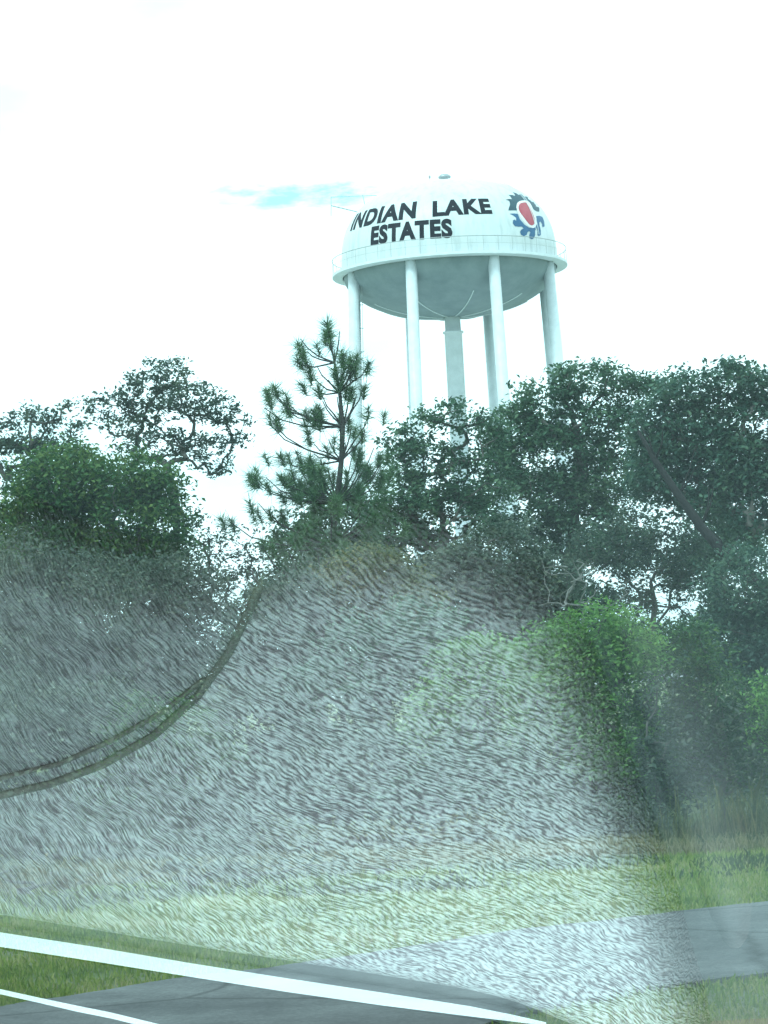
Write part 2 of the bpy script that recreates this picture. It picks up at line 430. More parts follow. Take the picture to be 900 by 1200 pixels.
sd = bpy.data.lights.new('sun', 'SUN'); sd.energy = 1.5; sd.angle = R(12); sd.color = (1, .96, .9)
so = bpy.data.objects.new('sun', sd); col.objects.link(so)
sdir = Vector((math.sin(SUN_AZ) * math.cos(SUN_EL), math.cos(SUN_AZ) * math.cos(SUN_EL), math.sin(SUN_EL)))
so.rotation_euler = sdir.to_track_quat('Z', 'Y').to_euler(); so.location = (0, -20, 60)

scene.view_settings.view_transform = 'Standard'; scene.view_settings.look = 'None'
scene.view_settings.gamma = 1; scene.view_settings.exposure = 0.52; scene.view_settings.use_curve_mapping = False
scene.cycles.max_bounces = 6; scene.cycles.transparent_max_bounces = 16; scene.cycles.diffuse_bounces = 3
scene.cycles.use_adaptive_sampling = True; scene.cycles.use_denoising = True
scene.cycles.caustics_reflective = False; scene.cycles.caustics_refractive = False

# ------------------------------------------------------------------ ground and road
bm = bmesh.new()
S = 6000
# the sheet: fine near the car, coarse to the horizon
xs = [-S, -800, -120, -40] + list(np.arange(-20, 21, 1.0)) + [40, 120, 800, S]
ys = [-S, -400, -30, 0] + list(np.arange(5, 60, 1.0)) + [80, 150, 400, 1200, S]
V = [(x, y, 0.0) for y in ys for x in xs]
nx = len(xs)
Fq = [(j * nx + i, j * nx + i + 1, (j + 1) * nx + i + 1, (j + 1) * nx + i) for j in range(len(ys) - 1) for i in range(nx - 1)]
mb = MB(); mb.add(V, Fq); g_ = mb.build('ground', M['ground']); tag(g_, kind='structure')

top_edge = [(0, 1186), (40, 1178), (75, 1174), (130, 1165), (220, 1150), (320, 1139), (450, 1119), (600, 1095), (725, 1081), (810, 1071), (900, 1061), (1100, 1036), (1500, 985)]
low_edge = [(630, 1190), (690, 1177), (750, 1164), (900, 1146), (1100, 1118), (1500, 1070)]
TE = [ground(*p) for p in top_edge]; LE = [ground(*p) for p in low_edge]
left_end = Vector((-16, TE[0].y - 1.2, 0))
poly = [left_end] + TE + LE[::-1] + [Vector((LE[0].x - .35, LE[0].y - .5, 0)), Vector((LE[0].x + .2, LE[0].y - 1.6, 0)), Vector((14, 9.5, 0)), Vector((60, 9.0, 0)), Vector((60, -6, 0)), Vector((-60, -6, 0)), Vector((-60, 9.5, 0))]
# split long edges with a little wobble so that the asphalt's edge is ragged
pts = []
for i, p in enumerate(poly):
    q = poly[(i + 1) % len(poly)]
    d = (q - p); L = d.length
    n = max(1, int(L / .12)) if L < 9 else 1
    nrm = Vector((-d.y, d.x, 0)).normalized()
    for k in range(n):
        pts.append(p + d * (k / n) + nrm * (random.uniform(-.025, .025) if k else 0))
bm = bmesh.new()
vs = [bm.verts.new((p.x, p.y, .03)) for p in pts]
f = bm.faces.new(vs)
if f.normal.z < 0: f.normal_flip()
ex = bmesh.ops.extrude_face_region(bm, geom=[f])
for v in [e for e in ex['geom'] if isinstance(e, bmesh.types.BMVert)]: v.co.z = .0
bmesh.ops.triangulate(bm, faces=bm.faces[:])
bmesh.ops.recalc_face_normals(bm, faces=bm.faces[:])
me = bpy.data.meshes.new('road'); bm.to_mesh(me); bm.free()
tag(link('road', me, M['asphalt']), kind='structure')
POLY = np.array([(p.x, p.y) for p in poly])
def in_poly(P, Q):
    x, y = P[:, 0], P[:, 1]; ins = np.zeros(len(P), bool)
    j = len(Q) - 1
    for i in range(len(Q)):
        xi, yi = Q[i]; xj, yj = Q[j]
        c = ((yi > y) != (yj > y)) & (x < (xj - xi) * (y - yi) / (yj - yi + 1e-12) + xi)
        ins ^= c; j = i
    return ins

mb = MB(); cpad = at(527, 316.5, 200.0); mb.add([(cpad.x + 42 * math.cos(2 * math.pi * k / 64), cpad.y + 42 * math.sin(2 * math.pi * k / 64), .012) for k in range(64)], [tuple(range(64))])
M['gravel'] = mat_simple('bounce_gravel', (.42, .44, .45), (.62, .64, .65), 6, .95, .5, 60)
tag(mb.build('gravel_bounce_yard', M['gravel']), kind='structure')  # added unseen gravel disc, bounces light up to the bowl and riser
M['sand'] = mat_simple('pale_sand', (.36, .34, .28), (.60, .57, .49), 7, .95, .6, 30)
up_ = []; lo_ = []
for i in range(90):
    x = 560 + i * 6; yb = 1008 - (x - 560) * .058
    wv = 4.5 * (.55 + .45 * math.sin(i * .55) * math.sin(i * .23)) + random.uniform(-.8, .8)
    up_.append(ground(x, yb - wv, .012)); lo_.append(ground(x, yb + wv, .012))
mb = MB(); mb.add([tuple(p_) for p_ in lo_ + up_[::-1]], [tuple(range(180))]); 
tag(mb.build('sandy_strip', M['sand']), kind='structure')
SAND = np.array([(p_.x, p_.y) for p_ in lo_ + up_[::-1]])
def blades(name, n, x0, x1, y0, y1, h0, h1, wdt, mat, lean=.35, keep=None, label=None):
    P = np.c_[rng.uniform(x0, x1, n), rng.uniform(y0, y1, n)]
    if keep is not None: P = P[keep(P)]
    n = len(P)
    cl = .6 + .8 * rng.random(n)
    h = rng.uniform(h0, h1, n) * cl
    a = rng.uniform(0, 2 * math.pi, n); b = rng.uniform(0, 2 * math.pi, n)
    w_ = wdt * rng.uniform(.6, 1.3, n)
    B = np.c_[P, np.zeros(n)]
    side = np.c_[np.cos(a) * w_, np.sin(a) * w_, np.zeros(n)]
    ln = lean * rng.random(n) * h
    mid = B + np.c_[np.cos(b) * ln * .35, np.sin(b) * ln * .35, h * .6]
    tip = B + np.c_[np.cos(b) * ln, np.sin(b) * ln, h]
    V = np.stack([B - side, B + side, mid + side * .7, tip, mid - side * .7], 1).reshape(-1, 3)
    o = quads_mesh(name, V, 5, M[mat])
    tag(o, label, 'grass', kind='stuff')
    return o

edge_d = None
def off_road(P): return ~in_poly(P, POLY) & (~in_poly(P, SAND) | (rng.random(len(P)) < .12))
def patchy(P, thr=.35):
    v = np.sin(P[:, 0] * 1.7 + 1.3 * np.sin(P[:, 1] * .9)) * np.sin(P[:, 1] * 2.1 + 1.1 * np.sin(P[:, 0] * .7)) * .5 + .5
    return rng.random(len(P)) < (.25 + .75 * v)
blades('lawn_grass', 330000, -5.2, 5.2, 11.5, 24.5, .018, .055, .006, 'grass', .8, lambda P: off_road(P) & patchy(P), 'short mown green grass along the road edge')
blades('weeds', 26000, -5.2, 5.4, 20.6, 24.6, .03, .10, .012, 'weed', .9, lambda P: (np.sin(P[:, 0] * 2.3 + 2 * np.sin(P[:, 1] * 1.3)) + np.sin(P[:, 1] * 3.1 + P[:, 0]) + rng.normal(0, .5, len(P))) > .55, 'dark broad-leaved weeds in clumps along the back of the verge')
blades('verge_grass', 60000, -5.5, 6, 22.9, 24.8, .04, .13, .007, 'dry', .6, lambda P: patchy(P) & (~in_poly(P, SAND) | (rng.random(len(P)) < .25)), 'taller dry straw coloured grass at the foot of the bushes')

# ------------------------------------------------------------------ foliage makers
def rand_unit(n):
    v = rng.normal(size=(n, 3)); return v / np.linalg.norm(v, axis=1)[:, None]

def leaf_quads(C, size, asp=.5, up=.4):
    n = len(C)
    nrm = rand_unit(n); nrm[:, 2] = np.abs(nrm[:, 2]) + up; nrm /= np.linalg.norm(nrm, axis=1)[:, None]
    r = rand_unit(n)
    a = np.cross(nrm, r); a /= np.linalg.norm(a, axis=1)[:, None] + 1e-9
    b = np.cross(nrm, a)
    s = (size * rng.uniform(.6, 1.35, n))[:, None]
    bend = nrm * s * .12
    return np.stack([C - a * s * .5, C + b * s * .5 * asp - a * s * .05 + bend, C + a * s * .5, C - b * s * .5 * asp - a * s * .05 + bend], 1).reshape(-1, 3)


def skeleton(base, top, targets, r0, mat, parent, name='trunk', twig=.006, wob=.1, limb=1.0):
    """trunk from base to top, and limbs that reach every target from the nearest node grown so far;
    a limb is as thick as the number of twigs it feeds."""
    base, top = Vector(base), Vector(top)
    n = 9; N = []; PA = []; PATH = []
    for i in range(n):
        f = i / (n - 1)
        N.append(base.lerp(top, f) + Vector((random.uniform(-1, 1), random.uniform(-1, 1), 0)) * wob * (1 if 0 < i else 0)); PA.append(i - 1)
    PATH.append(list(range(n)))
    tgt = [Vector(q) for q in targets]
    tgt.sort(key=lambda q: min((q - k).length for k in N[3:]))
    for q in tgt:
        A = np.array([tuple(k) for k in N])
        qq = np.array(q)
        d = np.linalg.norm(A - qq, axis=1) + .75 * np.maximum(0, A[:, 2] - qq[2]); d[:3] += 5
        i = int(np.argmin(d)); s_ = N[i]; L = (q - s_).length
        if L < .04: continue
        k = max(3, int(L / .22) + 1)
        sag = Vector((random.uniform(-1, 1), random.uniform(-1, 1), random.uniform(-.3, 1))) * L * .16
        path = [i]; last = i
        for j in range(1, k):
            f = j / (k - 1)
            p = s_.lerp(q, f) + sag * math.sin(math.pi * f)
            if j < k - 1: p += Vector((random.gauss(0, 1), random.gauss(0, 1), random.gauss(0, 1))) * .04 * min(1, L)
            N.append(p); PA.append(last); last = len(N) - 1; path.append(last)
        PATH.append(path)
    cnt = np.zeros(len(N))
    for path in PATH[1:]: cnt[path[-1]] += 1
    for i in range(len(N) - 1, -1, -1):
        if PA[i] >= 0: cnt[PA[i]] += cnt[i]
    rr = np.maximum(twig * .7, .0040 * limb * np.maximum(cnt, .3) ** .5)
    rr = np.minimum(rr, r0)
    mb = MB()
    tr_ = [max(float(rr[i]), r0 * (1 - .6 * k / (n - 1)) if k < 6 else float(rr[i])) for k, i in enumerate(PATH[0])]
    mb.tube([N[i] for i in PATH[0]], tr_, 9)
    for path in PATH[1:]:
        R_ = [float(rr[i]) for i in path]; R_[0] = min(R_[0], R_[1] * 1.25)
        mb.tube([N[i] for i in path], R_, 6 if R_[0] > .02 else 4, caps=False)
    return mb.build(name, mat, parent, True)


DENS = 62
def plant(name, label, cat, D, blobs, leafmat, barkmat='bark', size=.08, per=26, clump=.24, dens=1.0, base=None, r0=.10, group=None, depth=.75, seed_shell=.5, twigs=True, top=None, asp=.5, limb=1.0, tight=.7):
    """blobs: ellipses of the crown (cx, cy, rx, ry) in photo pixels at distance D; dens: clumps per square metre of ellipse."""
    sc = F / D
    cl = []
    big = None
    for (cx, cy, rx, ry) in blobs:
        c = np.array(at(cx, cy, D)); a, b = rx / sc, ry / sc
        n = max(4, int(dens * DENS * a * b * math.pi))
        u = rand_unit(n); rr = rng.random(n) ** (1 / 3) * (1 - seed_shell) + seed_shell * rng.random(n) ** .25
        q = c + u * rr[:, None] * np.array([a, max(a, b) * depth, b])
        cl.append(q)
        if big is None or rx * ry > big[0]: big = (rx * ry, c)
    C = np.concatenate(cl)
    C = C[C[:, 2] > .12]
    K = len(C)
    cs = clump * rng.uniform(.55, 1.35, K)
    cnt = np.maximum(4, (per * 1.15 * (cs / clump) ** 2).astype(int))
    idx = np.repeat(np.arange(K), cnt)
    u = rand_unit(len(idx)); rad = rng.random(len(idx)) ** tight
    L = C[idx] + u * (rad * cs[idx])[:, None] * np.array([1.1, 1.1, .75])
    L = L[L[:, 2] > .02]
    if base is None:
        base = (big[1][0] + random.uniform(-.2, .2), D + random.uniform(-.1, .1), 0)
    root = empty(name, base)
    tag(root, label, cat, group)
    Q = leaf_quads(L, size, asp)
    quads_mesh('crown' if cat != 'bush' else 'foliage', Q, 4, M[leafmat], root)
    tp = top if top is not None else (big[1][0], big[1][1], big[1][2] * .95)
    sel = C if K < 260 else C[rng.choice(K, 260, replace=False)]
    skeleton(base, tp, [tuple(q) for q in sel], r0, M[barkmat], root, 'trunk' if cat != 'bush' else 'stem', limb=limb)
    return root

# --- left side
plant('oak_tree', 'thin small-leaved oak at the far left, behind the dense green tree', 'tree', 44,
      [(-60, 520, 60, 50), (25, 505, 45, 30), (66, 478, 20, 12), (20, 540, 45, 30), (75, 510, 24, 24)], 'oak_back', size=.085, per=26, clump=.2, dens=.7, r0=.12, limb=1.8)
plant('oak_tree', 'open spreading oak with bare forking limbs against white sky, left of the pine', 'tree', 42,
      [(190, 440, 48, 22), (128, 476, 34, 20), (245, 478, 36, 24), (205, 470, 60, 22), (275, 500, 22, 26), (150, 500, 40, 20), (165, 462, 40, 20), (240, 525, 42, 20), (250, 548, 20, 14), (185, 520, 60, 20)], 'oak_back', size=.08, per=15, clump=.15, dens=1.25, r0=.13,
      base=(at(205, 700, 42).x, 42, 0), top=tuple(at(200, 545, 42)), seed_shell=.45, limb=.95, tight=.8)
plant('oak_tree', 'dense rounded dark green tree with a yellow-green top, at left', 'tree', 32,
      [(110, 565, 95, 42), (50, 610, 60, 55), (150, 620, 80, 50), (75, 560, 60, 40), (180, 580, 40, 32)], 'dense', size=.07, per=44, clump=.26, dens=1.5, r0=.14)
plant('scrub_oak', 'grey-green scrubby tree with a pale dead branch below the dense green tree', 'tree', 29.5,
      [(120, 710, 130, 65), (215, 690, 55, 45), (30, 690, 60, 65), (190, 770, 80, 50), (60, 770, 70, 50)], 'grey', size=.06, per=40, clump=.24, dens=1.5, r0=.08)
plant('scrub_oak', 'sparse grey-green sapling with sky showing through, between the dense tree and the pine', 'tree', 34,
      [(262, 640, 28, 26), (285, 690, 30, 40), (245, 690, 40, 30), (262, 745, 40, 40), (300, 640, 14, 24), (225, 620, 25, 25)], 'oak_back', size=.06, per=22, clump=.16, dens=1.0, r0=.05)
# --- middle and right
plant('oak_tree', 'mid-sized oak with lacy top in front of the tank riser', 'tree', 40,
      [(520, 484, 34, 16), (478, 520, 34, 24), (560, 508, 34, 24), (500, 540, 50, 28), (470, 580, 50, 40), (560, 560, 45, 35), (520, 610, 70, 45), (455, 620, 40, 35)], 'oak', size=.085, per=32, clump=.22, dens=.8, r0=.14, limb=1.6)
plant('oak_tree', 'broad dense oak below the right-hand tank legs', 'tree', 42,
      [(690, 446, 60, 20), (740, 460, 40, 22), (640, 478, 45, 30), (600, 510, 40, 32), (700, 500, 60, 36), (640, 540, 80, 46), (720, 560, 60, 40), (610, 590, 70, 50), (680, 620, 60, 50)], 'oak', size=.085, per=40, clump=.24, dens=.95, r0=.2, limb=1.7,
      top=tuple(at(680, 500, 42)))
plant('oak_tree', 'tall dark blue-green oak at the right edge', 'tree', 37,
      [(860, 452, 55, 28), (800, 465, 45, 26), (880, 500, 50, 50), (810, 520, 62, 48), (765, 500, 34, 30), (870, 590, 60, 55), (800, 590, 45, 30), (850, 545, 60, 50), (770, 560, 40, 34), (950, 520, 50, 60), (955, 610, 60, 60)], 'oak_blue', size=.085, per=44, clump=.24, dens=1.0, r0=.2, limb=1.6)
r_ = plant('scrub_oak', 'thin-crowned scrub tree with bright sky gaps, lower right among the oaks', 'tree', 39,
      [(700, 640, 40, 36), (745, 620, 34, 26), (760, 670, 50, 36), (800, 650, 34, 44), (820, 700, 40, 34), (740, 700, 36, 24)], 'oak_back', size=.07, per=24, clump=.18, dens=1.2, r0=.06, limb=.7)
plant('scrub_oak', 'dark leafy scrub tree at the right edge above the dark bushes', 'tree', 31,
      [(875, 690, 50, 55), (850, 750, 60, 45), (900, 770, 50, 60), (970, 720, 70, 70)], 'oak_blue', size=.065, per=42, clump=.24, dens=1.5, r0=.08)
plant('scrub_oak', 'dull grey-brown scrub tree in the middle, under the mid-sized oak', 'tree', 31,
      [(590, 660, 65, 50), (640, 690, 50, 40), (530, 690, 60, 50), (600, 740, 70, 50)], 'grey', size=.06, per=40, clump=.24, dens=1.5, r0=.08)

plant('oak_tree', 'shaded oak behind the grey-green scrubby tree at far left', 'tree', 40,
      [(30, 620, 60, 60), (90, 680, 70, 50), (20, 720, 70, 60), (170, 700, 60, 50), (110, 760, 110, 50)], 'oak_back', size=.085, per=30, clump=.25, dens=1.2, r0=.12)
plant('oak_tree', 'shaded oak behind and right of the pine trunk', 'tree', 41,
      [(340, 640, 30, 40), (400, 620, 60, 50), (350, 700, 70, 50), (440, 690, 80, 60), (520, 700, 80, 60), (330, 760, 80, 50), (450, 760, 110, 40)], 'oak', size=.085, per=34, clump=.25, dens=1.3, r0=.12)
plant('oak_tree', 'shaded oak standing behind the grey-brown scrub tree', 'tree', 40.5,
      [(730, 640, 50, 26), (815, 660, 40, 30), (850, 640, 50, 40), (600, 690, 60, 50), (660, 720, 70, 50), (740, 760, 80, 36), (860, 760, 70, 50), (600, 770, 90, 40)], 'oak', size=.085, per=34, clump=.25, dens=1.3, r0=.12)
plant('oak_tree', 'low shaded oak filling the gap beneath the far left trees', 'tree', 36,
      [(-20, 760, 80, 50), (20, 815, 90, 40), (120, 825, 80, 36), (70, 770, 80, 46), (160, 780, 80, 50), (250, 800, 70, 40), (330, 800, 60, 50)], 'oak_back', size=.08, per=40, clump=.25, dens=1.3, r0=.07)
plant('scrub_oak', 'dusky scrub tree filling the space under the dense rounded tree', 'tree', 33.5,
      [(90, 650, 90, 40), (180, 660, 50, 36), (20, 660, 50, 40)], 'oak_back', size=.08, per=40, clump=.25, dens=1.4, r0=.07)
# --- bushes, front row
B = [
 ('olive', 'bush topped with brownish yellow leaves under the pine', 28.5, [(425, 668, 60, 28), (395, 700, 60, 36), (470, 700, 50, 36)], 1.7),
 ('grey', 'grey-green bush left of the olive topped bush', 28, [(320, 740, 55, 60), (350, 700, 36, 36), (300, 800, 60, 50)], 1.7),
 ('oak', 'dark green bush in the middle of the thicket', 27.5, [(430, 780, 80, 60), (490, 760, 60, 60), (380, 830, 70, 60)], 1.6),
 ('lime', 'light green bush behind the leather reflection, centre right', 27, [(560, 800, 60, 60), (520, 850, 60, 55), (600, 850, 50, 60)], 1.6),
 ('lime', 'bright feathery green bush right of centre', 26.3, [(655, 775, 55, 50), (640, 800, 45, 60), (700, 745, 58, 38), (740, 770, 40, 40), (720, 800, 55, 55), (650, 830, 50, 55), (700, 870, 70, 60), (740, 905, 50, 60)], 1.7),
 ('dense', 'dark green bush at the foot of the right edge oak', 26.8, [(800, 770, 45, 45), (835, 830, 55, 60), (870, 880, 50, 60), (800, 880, 50, 60)], 1.7),
 ('lime', 'small light green sprig bush at the right edge', 26, [(893, 820, 18, 30), (905, 850, 26, 38), (945, 870, 40, 60)], 1.4),
 ('grey', 'twiggy greyish bush between the bright and the dark green bush', 26, [(765, 850, 26, 60), (775, 920, 36, 46)], 1.2),
 ('grey', 'wide grey-green bush at the far left, lower row', 27, [(30, 850, 80, 60), (110, 850, 80, 50), (60, 920, 90, 60)], 1.6),
 ('grey', 'grey-green bush rising between the lower left bushes', 27.2, [(300, 850, 70, 50), (360, 880, 60, 40), (20, 880, 50, 40)], 1.6),
 ('dense', 'mid green bush in the lower left of the thicket', 26.5, [(190, 870, 80, 60), (240, 920, 80, 60), (160, 940, 80, 60)], 1.6),
 ('grey', 'low dull bush in the lower middle of the thicket', 26.2, [(350, 930, 80, 60), (420, 910, 70, 60), (300, 960, 80, 50)], 1.6),
 ('oak', 'dark low bush just left of the bright feathery bush', 26, [(540, 930, 80, 60), (610, 930, 60, 60), (480, 950, 70, 50)], 1.6),
 ('grey', 'low weedy bush at the foot of the far left thicket', 25.3, [(40, 990, 90, 34), (150, 1000, 80, 28), (250, 1000, 70, 28)], 1.6),
 ('olive', 'low weedy olive bush at the foot of the middle thicket', 25.1, [(360, 990, 80, 30), (460, 990, 70, 28), (560, 985, 70, 28)], 1.6),
 ('olive', 'ankle-high weedy thicket bordering the lawn at far left', 22.3, [(20, 1030, 90, 20), (120, 1034, 80, 18)], 1.6),
 ('grey', 'ankle-high weedy thicket bordering the lawn, between the left and centre', 22.2, [(230, 1028, 80, 20), (340, 1024, 80, 18)], 1.6),
 ('olive', 'ankle-high weedy thicket bordering the lawn below the centre', 22.6, [(450, 1018, 70, 16), (540, 1012, 60, 14)], 1.5),
 ('grey', 'low straggly bush at the foot of the bright feathery bush', 25, [(660, 965, 60, 34), (740, 965, 50, 34)], 1.5),
]
for m_, lab, D, bl, de in B:
    plant('bush', lab, 'bush', D, bl, m_, size=.055, per=42, clump=.19, dens=de * 1.15, r0=.03, asp=.45)

# --- low undergrowth that fills behind the bushes
Cn = 5200
Pq = np.c_[rng.uniform(-8, 8, Cn), rng.uniform(25.5, 33, Cn), np.zeros(Cn)]
Pq[:, 2] = rng.random(Cn) * (.5 + .9 * (.5 + .5 * np.sin(Pq[:, 0] * 1.9 + 1)))
idx = np.repeat(np.arange(Cn), 12)
L = Pq[idx] + rand_unit(len(idx)) * (rng.random(len(idx)) ** .4 * .22)[:, None]
L = L[L[:, 2] > .01]
tag(quads_mesh('undergrowth', leaf_quads(L, .075), 4, M['grey']), 'tangled low greenery behind the front row of bushes', 'undergrowth', kind='stuff')

# --- tall dry grass clump at the right edge
def reeds(label, px, py, n, w_, h, D):
    c = at(px, py, D); P = np.c_[rng.normal(c.x, w_, n), rng.normal(D, .25, n)]
    hh_ = h * rng.uniform(.25, 1.15, n) * (.6 + .4 * np.sin(P[:, 0] * 9) * np.sin(P[:, 1] * 7)); a = rng.uniform(0, 6.28, n); b_ = rng.uniform(0, 6.28, n); ww = .006
    Bp = np.c_[P, np.zeros(n)]; sd_ = np.c_[np.cos(a), np.sin(a), 0 * a] * ww
    ln = hh_ * rng.uniform(.05, .4, n)
    mid = Bp + np.c_[np.cos(b_) * ln * .3, np.sin(b_) * ln * .3, hh_ * .6]; tip = Bp + np.c_[np.cos(b_) * ln, np.sin(b_) * ln, hh_]
    V = np.stack([Bp - sd_, Bp + sd_, mid + sd_ * .8, tip, mid - sd_ * .8], 1).reshape(-1, 3)
    tag(quads_mesh('tall_grass', V, 5, M['reed']), label, 'tall grass', 'tall grass clumps at the treeline')
reeds('tall yellowish grass clump at the right edge, under the dark green bush', 890, 950, 1500, .42, .6, 24.6)
reeds('shorter, sparser tall grass clump left of the right-edge one', 815, 965, 260, .25, .3, 24.6)

# --- bare dead shrub, pale branches
def dead(label, px, py, D, hpx, w_, n):
    base = ground(px, py); base = Vector((at(px, py, D).x, D, 0))
    root = empty('dead_shrub', base); tag(root, label, 'shrub')
    T = []
    for i in range(n):
        f = rng.random()
        T.append(tuple(at(px + rng.normal(0, w_), py - hpx * (.25 + .75 * f), D + rng.normal(0, .2))))
    skeleton(base, at(px, py, D), T, .014, M['bark_pale'], root, 'branches', twig=.004, wob=.09, limb=.75)
dead('pale leafless shrub above the bright feathery bush', 680, 735, 26.9, 80, 22, 70)

# --- leaning dark bough at the right edge
mb = MB()
bp = [(748, 505), (768, 540), (795, 580), (822, 618), (850, 650), (880, 678), (915, 705), (990, 760)]
P = [at(x, y, 32.6 - i * .12) for i, (x, y) in enumerate(bp)]
P.append(Vector((P[-1].x + 1.0, 32.5, 0)))
M['bark_black'] = mat_simple('black_bark', (.006, .006, .006), (.016, .015, .014), 9, .9, .8, 40)  # near-black bark, darker than the other trunks
root = empty('leaning_tree', P[-1]); tag(root, 'bare dark leaning tree crossing the right edge oak diagonally', 'tree')
rad = [.02, .04, .054, .064, .072, .078, .084, .09, .11]
mb.tube(P, rad, 8); mb.build('trunk', M['bark_black'], root, True)
mb = MB()
for i in (1, 2, 3, 4, 5):
    p = P[i]
    for s in (0, 1):
        q = p + Vector((random.uniform(-.3, .35), random.uniform(-.2, .2), random.uniform(.2, .6)))
        mb.tube([p, p.lerp(q, .5) + Vector((.04, 0, .02)), q], [.016, .01, .004], 5)
mb.build('twigs', M['bark_black'], root, True)

# ------------------------------------------------------------------ the pine
DP = 36.0
tufts = [(385, 390), (352, 397), (360, 412), (398, 388), (345, 423), (372, 430), (415, 422), (430, 430), (400, 425), (385, 445),
         (366, 456), (410, 440), (395, 465), (418, 462), (433, 482), (322, 462), (310, 478), (335, 478), (316, 497), (325, 468),
         (358, 492), (372, 487), (398, 492), (412, 500), (428, 505), (368, 520), (385, 515), (405, 520), (378, 470), (392, 410),
         (350, 548), (323, 553), (298, 563), (303, 590), (315, 600), (340, 580), (360, 565), (330, 575), (438, 525), (420, 535), (445, 545), (425, 455), (365, 500)]
tufts += [(x + random.uniform(-13, 13), y + random.uniform(-12, 12)) for x, y in tufts if random.random() < .3]
low = []
for k in range(70):
    low.append((float(rng.normal(385, 38)), float(rng.uniform(535, 665))))
tr = [(372, 770), (380, 700), (388, 640), (395, 590), (400, 540), (402, 500), (398, 460), (392, 425), (386, 393)]
TP = [at(x, y, DP) for x, y in tr]
base = Vector((TP[0].x, DP, 0)); TP = [base] + TP
root = empty('pine_tree', base); tag(root, 'young long-needled pine standing up into the sky left of the tower', 'tree')
mb = MB(); mb.tube(TP, [.075, .07, .06, .05, .042, .036, .03, .024, .016, .008], 8)
mb.build('trunk', M['bark_dark'], root, True)
mb = MB(); NV = []
for (x, y) in tufts + low:
    isl = y > 540 and (x, y) in low
    c = at(x, y, DP + rng.normal(0, .12 + (.3 if isl else 0)))
    # branch: from trunk a bit below
    zs = c.z - .22 - abs(c.x - base.x) * .35
    best = min(TP[1:], key=lambda p: abs(p.z - zs))
    j = TP.index(best); nb_ = TP[max(1, j - 1)]
    s = best
    v = c - s
    mid = s + v * .5 + Vector((0, 0, -.10 * v.length + random.uniform(-.02, .04)))
    mid2 = s + v * .8 + Vector((0, 0, -.10 * v.length))
    mb.tube([s, mid, mid2, c], [.014, .011, .009, .006], 5, caps=False)
    d0 = np.array(c - mid2); d0 /= np.linalg.norm(d0) + 1e-9; d0 = d0 * .5 + np.array([0, 0, .75])
    for q in range(1 if rng.random() < .45 else 2):
        n = int(rng.integers(80, 200))
        cc = np.array(c) + rng.normal(0, .09, 3)
        u = rand_unit(n) + d0 * rng.uniform(.25, .9); u /= np.linalg.norm(u, axis=1)[:, None]
        st = cc + np.outer(rng.uniform(-.12, .04, n), d0)
        Ln = (rng.uniform(.09, .25, n) * rng.uniform(.7, 1.15))[:, None]
        tip = st + u * Ln + np.array([0, 0, -.02])
        sd_ = np.cross(u, rand_unit(n)); sd_ /= np.linalg.norm(sd_, axis=1)[:, None]; sd_ *= .0048
        NV.append(np.stack([st - sd_, st + sd_, tip], 1).reshape(-1, 3))
mb.build('branches', M['bark_dark'], root, True)
quads_mesh('crown', np.concatenate(NV), 3, M['needle'], root)

# ------------------------------------------------------------------ the water tower
DT = 200.0
cen = at(527, 316.5, DT)           # centre of the balcony ring
TC = (cen.x, cen.y, cen.z)
PXM = F / DT                          # pixels per metre there
Rs = 127.5 / PXM; Rb = 138.5 / PXM
tower = empty('water_tower', (TC[0], TC[1], 0))
tag(tower, 'white elevated water tank with lettering and emblem standing on eight legs behind the trees', 'water tower')
Hd = 6.7
def dome(tn):                        # superellipse quarter
    e = 2 / 2.75
    return Rs * max(0, math.cos(tn)) ** e, Hd * math.sin(tn) ** e
ND = 48
prof = [(Rs, -.15)] + [dome(math.pi / 2 * (i / ND) ** 1.0) for i in range(ND + 1)]
prof[-1] = (.02, Hd)
mb = MB(); mb.lathe(prof, TC, 160, close_top=True); tank = mb.build('tank', M['tank'], tower, True)
# bowl
Hb = 3.6
prof = [(.62, -Hb - .02)] + [(Rs * .985 * math.cos(a_) , -.12 - Hb * math.sin(a_)) for a_ in np.linspace(math.pi / 2 * .95, 0, 24)] + [(Rs + .01, -.10)]
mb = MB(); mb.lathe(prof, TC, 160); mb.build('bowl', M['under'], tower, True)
# balcony: floor ring with a lip, rail, posts
mb = MB(); mb.lathe([(Rs - .05, -.26), (Rb, -.20), (Rb + .02, -.20), (Rb + .02, .0), (Rb - .03, .0), (Rb - .03, -.05), (Rs - .05, -.05)], TC, 160)
bal = mb.build('balcony', M['steel'], tower)
def ring(r, z, tr_, sides=6, n=120):
    mb_ = MB(); mb_.tube([(TC[0] + r * math.cos(2 * math.pi * k / n), TC[1] + r * math.sin(2 * math.pi * k / n), TC[2] + z) for k in range(n)], tr_, sides, closed=True); return mb_
rl = ring(Rb - .02, 1.12, .028); 
for k in range(48):
    a_ = 2 * math.pi * k / 48
    x, y = TC[0] + (Rb - .02) * math.cos(a_), TC[1] + (Rb - .02) * math.sin(a_)
    rl.tube([(x, y, TC[2] - .02), (x, y, TC[2] + 1.12)], .013, 5)
rl2 = ring(Rb - .02, .6, .008)
rl.add(np.concatenate(rl2.v), rl2.f)
rl.build('railing', M['galv'], bal)
